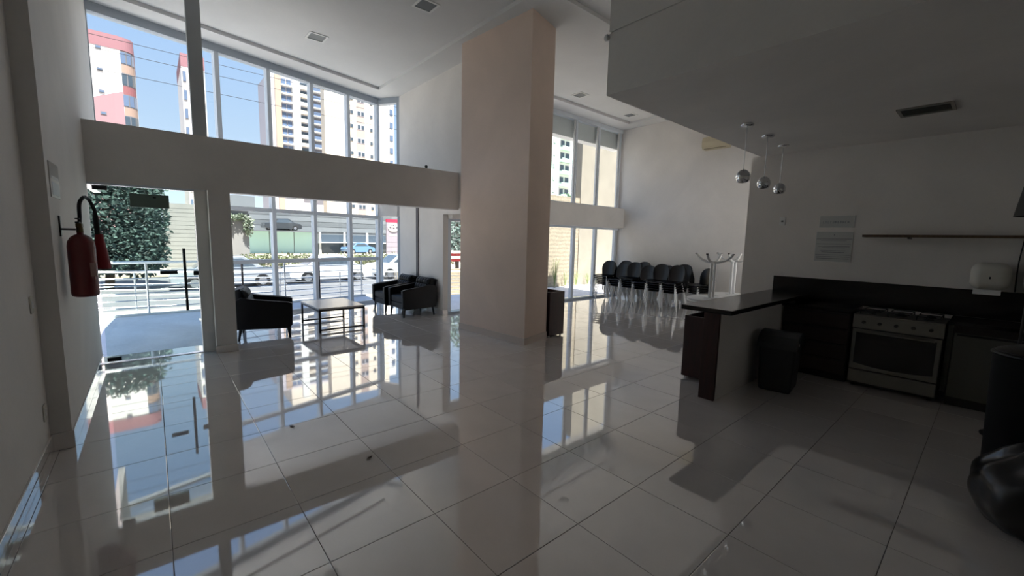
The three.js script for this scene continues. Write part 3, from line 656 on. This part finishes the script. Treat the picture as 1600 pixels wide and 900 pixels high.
// trees and hedges
const leafGeo = (() => { const g = new THREE.BufferGeometry(); g.setAttribute('position', new THREE.Float32BufferAttribute([0, 0, 0, .28, .06, .45, 0, .0, 1, -.28, .06, .45], 3)); g.setIndex([0, 1, 2, 0, 2, 3]); g.computeVertexNormals(); return g; })();
function leaves(parent, blobs, n, size, cols) {
  const m = new THREE.InstancedMesh(leafGeo, phys({ color: '#ffffff', roughness: .95, transmission: .25, thickness: 0, side: THREE.DoubleSide }), n);
  const q = new THREE.Quaternion(), e = new THREE.Euler(), mat = new THREE.Matrix4(), c = new THREE.Color();
  for (let i = 0; i < n; i++) {
    const [x, y, z, rx, ry, rz] = blobs[Math.floor(rnd() * blobs.length)];
    const d = V(rr(-1, 1), rr(-1, 1), rr(-1, 1)); if (d.lengthSq() < .01) d.set(0, 1, 0); d.normalize().multiplyScalar(Math.pow(rnd(), .35));
    e.set(rr(-1.6, 1.6), rr(0, 6.28), rr(-1, 1)); q.setFromEuler(e); const s = size * rr(.6, 1.3);
    mat.compose(V(x + d.x * rx, y + d.y * ry, z + d.z * rz), q, V(s, s, s)); m.setMatrixAt(i, mat);
    c.set(cols[Math.floor(rnd() * cols.length)]); m.setColorAt(i, c);
  }
  m.name = 'foliage'; m.castShadow = m.receiveShadow = true; m.userData.kind = 'stuff'; parent.add(m); return m;
}
function tree(label, pos, trunkH, blobs, n, size, cols) {
  const t = thing('street_tree', label, 'tree', pos);
  mesh('trunk', [tube([V(0, 0, 0), V(.06, trunkH * .5, .03), V(0, trunkH, 0)], .16, 12, 10)], X.bark, t);
  for (const [x, y, z] of blobs.slice(0, 4)) mesh('branch', tube([V(0, trunkH * .85, 0), V(x * .4, (trunkH + y) / 2, z * .4), V(x * .8, y, z * .8)], .06, 8, 6), X.bark, t);
  leaves(t, blobs, n, size, cols); return t;
}
const greens = ['#364945', '#41564f', '#30423d', '#4d645c', '#5a7168', '#3a4d48'];
tree('large leafy tree on the pavement beyond the porch railing', [-1.5, G, -25], 2.0, [[0, 3.6, 0, 2.2, 2.6, 2], [1.1, 3.2, .3, 1.1, 2.2, 1.4], [-1.2, 3.4, 0, 1.6, 2.4, 1.6], [.2, 5.3, 0, 1.7, 1.3, 1.5], [.9, 1.6, .4, 1.2, 1.1, 1.2], [-1, 1.5, .4, 1.6, 1.1, 1.2], [-2.2, 3.8, 0, 1.6, 2.6, 1.6]], 26000, .2, greens);
tree('dark tree seen through the opening beside the column', [13.4, G, -20.5], 1.6, [[0, 3.4, 0, 2, 2, 1.6], [-.6, 2.4, .2, 1.3, 1.2, 1.2], [.6, 4.6, 0, 1.6, 1.3, 1.4]], 3500, .2, ['#5a6e68', '#71877f', '#4d625a', '#8a9c94']);
tree('small tree beyond the patio wall below the green tower', [33.2, G, -28], 4.0, [[0, 6.2, 0, 2.4, 1.6, 1.6], [1.9, 5.6, 0, 1.6, 1.8, 1.2], [-1.8, 5.6, 0, 1.8, 1.4, 1.2]], 2600, .28, ['#5e7a5a', '#7c9a72', '#98b08c', '#4c6650']);
tree('round crowned tree behind the patio, right of the green tower', [38.2, G, -30], 4.2, [[0, 7.2, 0, 1.5, 2.6, 1.4], [.6, 5.4, 0, 1.4, 1.6, 1.2]], 1600, .28, ['#5e7a5a', '#6c8a62', '#4c6650']);
{
  const t = thing('hedge', 'long clipped hedge in front of the showroom', 'hedge', [11, G + .1, -33]);
  for (let k = 0; k < 18; k++) mesh('stem', tube([V(-6 + k * 1.15, 0, 0), V(-5.97 + k * 1.15, .4, .05), V(-6.05 + k * 1.15, .8, -.03)], .03, 6, 6), X.bark, t);
  leaves(t, Array.from({ length: 18 }, (_, k) => [-6 + k * 1.15, .55, 0, .85, .55, .6]), 9000, .17, ['#6b7250', '#7d8460', '#5c6344', '#8b9270']);
}

// the wall opposite with hanging plants
{
  const t = thing('garden_wall', 'beige wall with a flat grey canopy and hanging plants across the street', 'wall', [0, G, -34]);
  mesh('wall', bx(.6, 5.15, 0, 4.3, -.4, 0), X.neighbour, t);
  for (let k = 0; k < 16; k++) mesh('course', bx(.6, 2.55, .1 + k * .26, .34 + k * .26, 0, .03), X.neighbour, t);
  mesh('pilaster', bx(2.6, 3.2, 0, 4.3, 0, .18), X.neighbour, t);
  mesh('canopy', bx(3.4, 5.5, 4.3, 5.05, -.6, .5), X.greyWall, t);
  const pl = leaves(t, [[4.3, 3.6, .25, .9, .25, .25], [5.1, 3.0, .25, .3, .7, .25], [3.8, 3.1, .25, .25, .5, .2]], 900, .2, ['#748068', '#8d9880', '#5f6b54', '#a3ab98']);
  pl.name = 'hanging_plants';
}

// showroom building with mint glazing
{
  const t = thing('showroom', 'low grey showroom with mint glazing across the street', 'building', [0, G, -60]);
  mesh('wall', bx(8.2, 60, 0, 5.55, -12, 0), X.greyWall, t);
  for (let k = 0; k < 4; k++) mesh('fascia_panel', bx(8.2, 27.5, 2.98 + k * .65, 3.58 + k * .65, 0, .12), k % 2 ? X.greyDark : X.greyWall, t);
  for (const [a, b] of [[8.5, 11.2], [11.3, 14.0], [14.1, 16.9]]) mesh('showroom_glass', bx(a, b, .1, 2.85, 0, .1), X.mintGlass, t);
  for (const [a, b] of [[17.4, 20.4], [20.5, 23.6], [23.7, 26.6]]) mesh('dark_opening', bx(a, b, .1, 2.6, 0, .06), X.darkGlass, t);
  for (const x of [17.2, 20.45, 23.65, 26.7]) mesh('column', bx(x - .12, x + .12, 0, 2.95, .1, .35), X.white, t);
  mesh('canopy_edge', bx(17, 27.2, 1.5, 1.6, .1, .8), X.white, t);
  mesh('display_ledge', bx(8.2, 16.8, 2.86, 2.98, 0, 2.6), X.greyDark, t);
}
// pylon sign
{
  const t = thing('pylon_sign', 'tall grey pylon sign with red head and white oval emblem', 'sign', [20.87, G, -45]);
  mesh('panel', bx(-.82, .82, 0, 4.15, -.2, 0), std('#9b9097', .6), t);
  mesh('red_head', bx(-.82, .82, 4.15, 4.48, -.22, .02), std('#d8294a', .6), t);
  for (const y of [.8, 1.35, 1.9]) mesh('joint', bx(-.82, .82, y, y + .03, 0, .008), std('#6d636a', .6), t);
  const ell = (a, b, x, y, r) => { const p = []; for (let k = 0; k <= 48; k++) p.push(V(x + a * Math.cos(k / 48 * 6.2832), y + b * Math.sin(k / 48 * 6.2832), .05)); return new THREE.TubeGeometry(new THREE.CatmullRomCurve3(p, true), 64, r, 8, true); };
  mesh('emblem', [ell(.6, .4, 0, 3.55, .075), ell(.2, .4, 0, 3.55, .06), ell(.42, .15, 0, 3.78, .06)], M.white, t);
  const c = document.createElement('canvas'); c.width = 256; c.height = 64; const g = c.getContext('2d'); g.fillStyle = '#9b9097'; g.fillRect(0, 0, 256, 64); g.fillStyle = '#ffffff'; [[20, 14, 40], [52, 22, 32], [78, 12, 42], [112, 22, 32], [146, 22, 32], [178, 22, 32], [210, 26, 28]].forEach(([x, y, h], k) => { g.fillRect(x, y, 10, h); g.fillRect(x, k % 2 ? y : y + h - 9, 22, 9); });
  const tx = new THREE.CanvasTexture(c); tx.colorSpace = THREE.SRGBColorSpace;
  mesh('lettering', new THREE.PlaneGeometry(1.2, .3).translate(0, 2.72, .006), std('#ffffff', .6, { map: tx }), t);
}
// striped barrier seen through the slit
{
  const t = thing('road_barrier', 'red and white striped barrier board beyond the low stone wall', 'barrier', [11.05, G, -17.1]);
  for (const x of [-.3, .3]) mesh('post', bx(x - .03, x + .03, 0, 1.9, -.03, .03), M.whiteMetal, t);
  for (let k = 0; k < 4; k++) mesh('stripe', bx(-.5, .5, 1.42 + k * .13, 1.54 + k * .13, .03, .05), k % 2 ? M.white : M.red, t);
}
tag(mesh('boundary_wall', bx(6.6, 14.5, G, .42, -14.2, -14), X.stone), 'low stone boundary wall beyond the patio', 'wall');

// cars
function car(label, pos, turn, paint, group) {
  const t = thing('car', label, 'car', pos, turn, group);
  const body = [[-2.05, .35], [-2.1, .62], [-2.0, .84], [-1.15, .92], [1.1, .95], [1.95, .82], [2.1, .6], [2.08, .32], [1.6, .25], [-1.6, .25]];
  mesh('body', slab(body, 1.68, .05), paint, t);
  const cab = mesh('cabin', slab([[-1.25, .92], [-.62, 1.4], [.55, 1.45], [1.35, .95]], 1.5, .04), paint, t);
  mesh('side_glass', slab([[-1.02, .97], [-.55, 1.34], [.5, 1.38], [1.08, .99]], 1.61, .01), X.darkGlass, cab);
  mesh('windscreen', slab([[-1.3, .95], [-.68, 1.405], [-.6, 1.36], [-1.18, .95]], 1.3), X.darkGlass, cab);
  for (const x of [-1.28, 1.3]) for (const z of [-.8, .8]) { const w = mesh('wheel', cyl(.32, .32, -.1, .1, 0, 0, 24).rotateX(Math.PI / 2).translate(x, .32, z), M.rubber, t); mesh('hub', cyl(.18, .18, -.105, .105, 0, 0, 16).rotateX(Math.PI / 2).translate(x, .32, z), M.steel, w); }
  for (const z of [-.6, .6]) mesh('headlight', new THREE.SphereGeometry(.12, 10, 8).scale(.4, .6, 1).translate(-2.08, .68, z), M.whiteMetal, t);
}
const carWhite = phys({ color: '#e4e6e8', roughness: .3, clearcoat: 1 }), carSilver = phys({ color: '#aab0b6', roughness: .35, metalness: .4, clearcoat: 1 }), carDark = phys({ color: '#2c3136', roughness: .3, clearcoat: 1 });
car('white car passing in front of the hedge', [7.3, G, -24], 0, carWhite, 'cars in the street');
car('white car in front of the pylon sign', [12.0, G, -24.5], 0, carWhite, 'cars in the street');
car('silver car beside the beige wall with hanging plants', [2.6, G, -23.5], 0, carSilver, 'cars in the street');
car('dark car parked on the ledge of the showroom', [12.4, G + 2.98, -58.7], .1, carDark);
car('blue-grey car parked under the showroom roof', [21.5, G + .12, -57.5], .2, phys({ color: '#5c86b5', roughness: .3, clearcoat: 1 }));

// overhead wires
[[8.05, .25], [7.75, .3], [7.2, .35], [5.35, .2], [4.95, .25], [4.3, .3]].forEach(([y, sag], i) => {
  const p = []; for (let k = 0; k <= 16; k++) { const u = k / 16; p.push(V(-30 + 80 * u, y - sag * 4 * u * (1 - u) + i * .04 * u, -19.5 - .25 * i)); }
  tag(mesh('overhead_wire', tube(p, .009, 40, 5), M.rubber), `thin dark cable above the street, ${['topmost', 'second', 'third', 'fourth', 'fifth', 'lowest'][i]} of six`, 'cable', 'overhead cables');
});

// ------------------------------------------------------------------ apartment towers
const wGeo = {};
function win(parent, x, y, z, w, h, glass = X.darkGlass, name = 'window') {   // a frame with a pane set in it
  const k = `${w},${h}`; wGeo[k] ??= { f: bx(-w / 2, w / 2, -h / 2, h / 2, 0, .12), p: bx(-w / 2 + .09, w / 2 - .09, -h / 2 + .09, h / 2 - .09, .1, .15) };
  const f = mesh(name, wGeo[k].f, X.frame, parent); f.position.set(x, y, z); mesh('pane', wGeo[k].p, glass, f); return f;
}
{ // A: white and red tower with rounded corner bay
  const t = thing('apartment_tower', 'white and red apartment tower with rounded corner windows', 'building', [0, G, -85]);
  const o = -G;   // heights below are above the room floor
  mesh('wall', bx(-22, -1.9, 0, 27.3 + o, -14, 0), X.pinkWhite, t);
  mesh('side_wall', bx(-1.9, -.5, 0, 27.3 + o, -14, -1.4), X.pinkWhite, t);
  const sector = (r, y0, y1, cz = -1.4) => { const s = new THREE.Shape(); s.moveTo(0, 0); for (let k = 0; k <= 8; k++) { const a = k / 8 * Math.PI / 2; s.lineTo(r * Math.cos(a), r * Math.sin(a)); } s.closePath(); const g = new THREE.ExtrudeGeometry(s, { depth: y1 - y0, bevelEnabled: false, curveSegments: 1 }); return boxUV(g.rotateX(-Math.PI / 2).scale(1, 1, -1).translate(-1.9, y0, cz)); };
  const fix = (g) => { const ix = g.index; if (ix) { const a = ix.array; for (let i = 0; i < a.length; i += 3) { const q = a[i]; a[i] = a[i + 1]; a[i + 1] = q; } } else { const p = g.attributes.position.array; for (let i = 0; i < p.length; i += 9) for (let c = 0; c < 3; c++) { const q = p[i + c]; p[i + c] = p[i + 3 + c]; p[i + 3 + c] = q; } } g.computeVertexNormals(); return g; };
  const sec = (r, y0, y1) => fix(sector(r, y0, y1));
  mesh('red_parapet', [bx(-22.05, -1.9, 27.3 + o, 29.15 + o, -14, .06), sec(1.46, 27.3 + o, 29.1 + o), bx(-1.9, -.45, 27.3 + o, 29.1 + o, -14, -1.4)], X.redPaint, t);
  for (let k = 0; k < 8; k++) {
    const yt = 27.2 - k * 2.97 + o;
    const w = mesh('bay_window', sec(1.42, yt - 1.75, yt), X.frame, t);
    for (let q = 0; q < 3; q++) { const a = (80 - q * 27) * D2R; mesh('pane', new THREE.PlaneGeometry(.55, 1.5).rotateY(Math.PI / 2 - a).translate(-1.9 + 1.45 * Math.cos(a), yt - .87, -1.4 + 1.45 * Math.sin(a)), k % 2 ? X.darkGlass : X.blueGlass, w); }
    mesh('bay_panel', sec(1.4, yt - 2.97, yt - 1.75), [X.peach, X.dullPink, X.peach, X.peach][k % 4], t);
    win(t, -4.15, yt - .15, .0, .62, .42, X.blueGlass, 'bathroom_window');
  }
  mesh('red_field', (() => slab([[-22, 12.6 + o], [-1.92, 21.6 + o], [-1.92, 0], [-22, 0]], .06).translate(0, 0, .03))(), X.pinkPaint, t);
}
{ // B
  const t = thing('apartment_tower', 'slim white tower with red top, mostly behind the grey post', 'building', [0, G, -110]), o = -G;
  mesh('wall', bx(6.4, 10.2, 0, 34.5 + o, -14, 0), X.pinkWhite, t);
  mesh('red_parapet', bx(6.35, 10.25, 34.5 + o, 37 + o, -14, .05), X.redPaint, t);
  mesh('red_strip', bx(7.6, 8.6, 0, 24.5 + o, 0, .05), X.redPaint, t);
  for (let k = 0; k < 8; k++) for (const x of [6.85, 8.1]) win(t, x, 32.6 - k * 3.6 + o, .04, .6, 2.0, X.blueGlass);
}
{ // C
  const t = thing('apartment_tower', 'tall tower with blue glass balconies and cream piers', 'building', [0, G, -170]), o = -G, top = 57 + o;
  mesh('wall', bx(33.6, 54, 0, top, -18, 0), X.lilac, t);
  mesh('roof_block', bx(37.5, 53, top, top + 7, -18, -1.5), X.cream, t);
  mesh('cream_pier', bx(35.4, 37.3, 0, top - .5, 0, .8), X.orange, t);
  mesh('white_pier', bx(40.9, 43.3, 0, top + 4, 0, 1.3), X.white, t);
  for (let k = 0; k < 14; k++) {
    const y = top - 2.2 - k * 2.85;
    mesh('floor_slab', bx(37.3, 40.9, y - 1.3, y - .9, 0, .9), X.white, t);
    for (const x of [38.2, 39.9]) win(t, x, y + .15, .05, 1.45, 1.9, X.blueGlass);
    const b = mesh('balcony', [bx(43.3, 46.2, y - 1.3, y - 1.05, 0, 1.4), bx(43.3, 46.2, y - 1.05, y - .1, 1.3, 1.4)], k % 2 ? X.cream : X.white, t);
    mesh('balcony_door', bx(43.6, 45.9, y - .9, y + 1.2, 0, .1), X.darkGlass, b);
    const b2 = mesh('glass_balcony', [bx(46.9, 52, y - 1.3, y - 1.05, 0, 1.6), bx(50.8, 52, y - 1.05, y - .2, 1.2, 1.6)], X.white, t);
    mesh('balustrade', bx(46.9, 50.8, y - 1.05, y + .1, 1.45, 1.55), X.blueGlass, b2);
    mesh('balcony_door', bx(47.2, 50.6, y - .9, y + 1.3, 0, .1), X.frame, b2);
  }
}
{ // D
  const t = thing('apartment_tower', 'cream tower with pink stripe and small square windows', 'building', [0, G, -115]), o = -G, top = 43 + o;
  mesh('wall', bx(35.1, 51.6, 0, top, -3, 0), X.cream, t);
  mesh('side_block', bx(51.6, 54.3, 0, top - 3, -16, -1), X.white, t);
  mesh('pink_stripe', bx(43.15, 45.4, 0, top, 0, .08), X.blush, t);
  for (let k = 0; k < 10; k++) {
    const y = 37.6 - k * 3.5 + o;
    win(t, 41.9, y, .02, .75, .9); win(t, 47.2, y - .3, .02, .75, .9);
    const m = mesh('window_band', bx(43.3, 45.3, y - .75, y + .65, .08, .14), X.lilac, t); win(t, 43.8, y - .05, .1, .8, 1.0); win(t, 44.8, y - .05, .1, .8, 1.0);
    win(t, 53.4, y - 1.2, -.98, 1.0, 1.7, X.blueGlass);
  }
}
{ // E
  const t = thing('apartment_tower', 'white and mint green tower beyond the patio', 'building', [0, G, -75]), o = -G;
  mesh('wall', bx(75, 86.2, 0, 36 + o, -14, 0), X.white, t);
  mesh('mint_strip', bx(75, 79, 0, 36 + o, 0, .1), X.mint, t);
  for (let k = 0; k < 9; k++) {
    const y = 26.2 - k * 3 + 3 + o;
    win(t, 77.6, y, .1, .7, 1.0, X.mintGlass);
    win(t, 80.6, y - .1, .02, 1.3, 1.5, X.darkGlass); win(t, 82.5, y - .1, .02, 1.3, 1.5, X.darkGlass);
    mesh('balcony', [bx(79.6, 83.6, y - 1.75, y - 1.55, 0, 1.1), bx(79.6, 83.6, y - 1.55, y - .8, 1, 1.1)], X.mint, t);
  }
}

renderer.render(scene, camera);
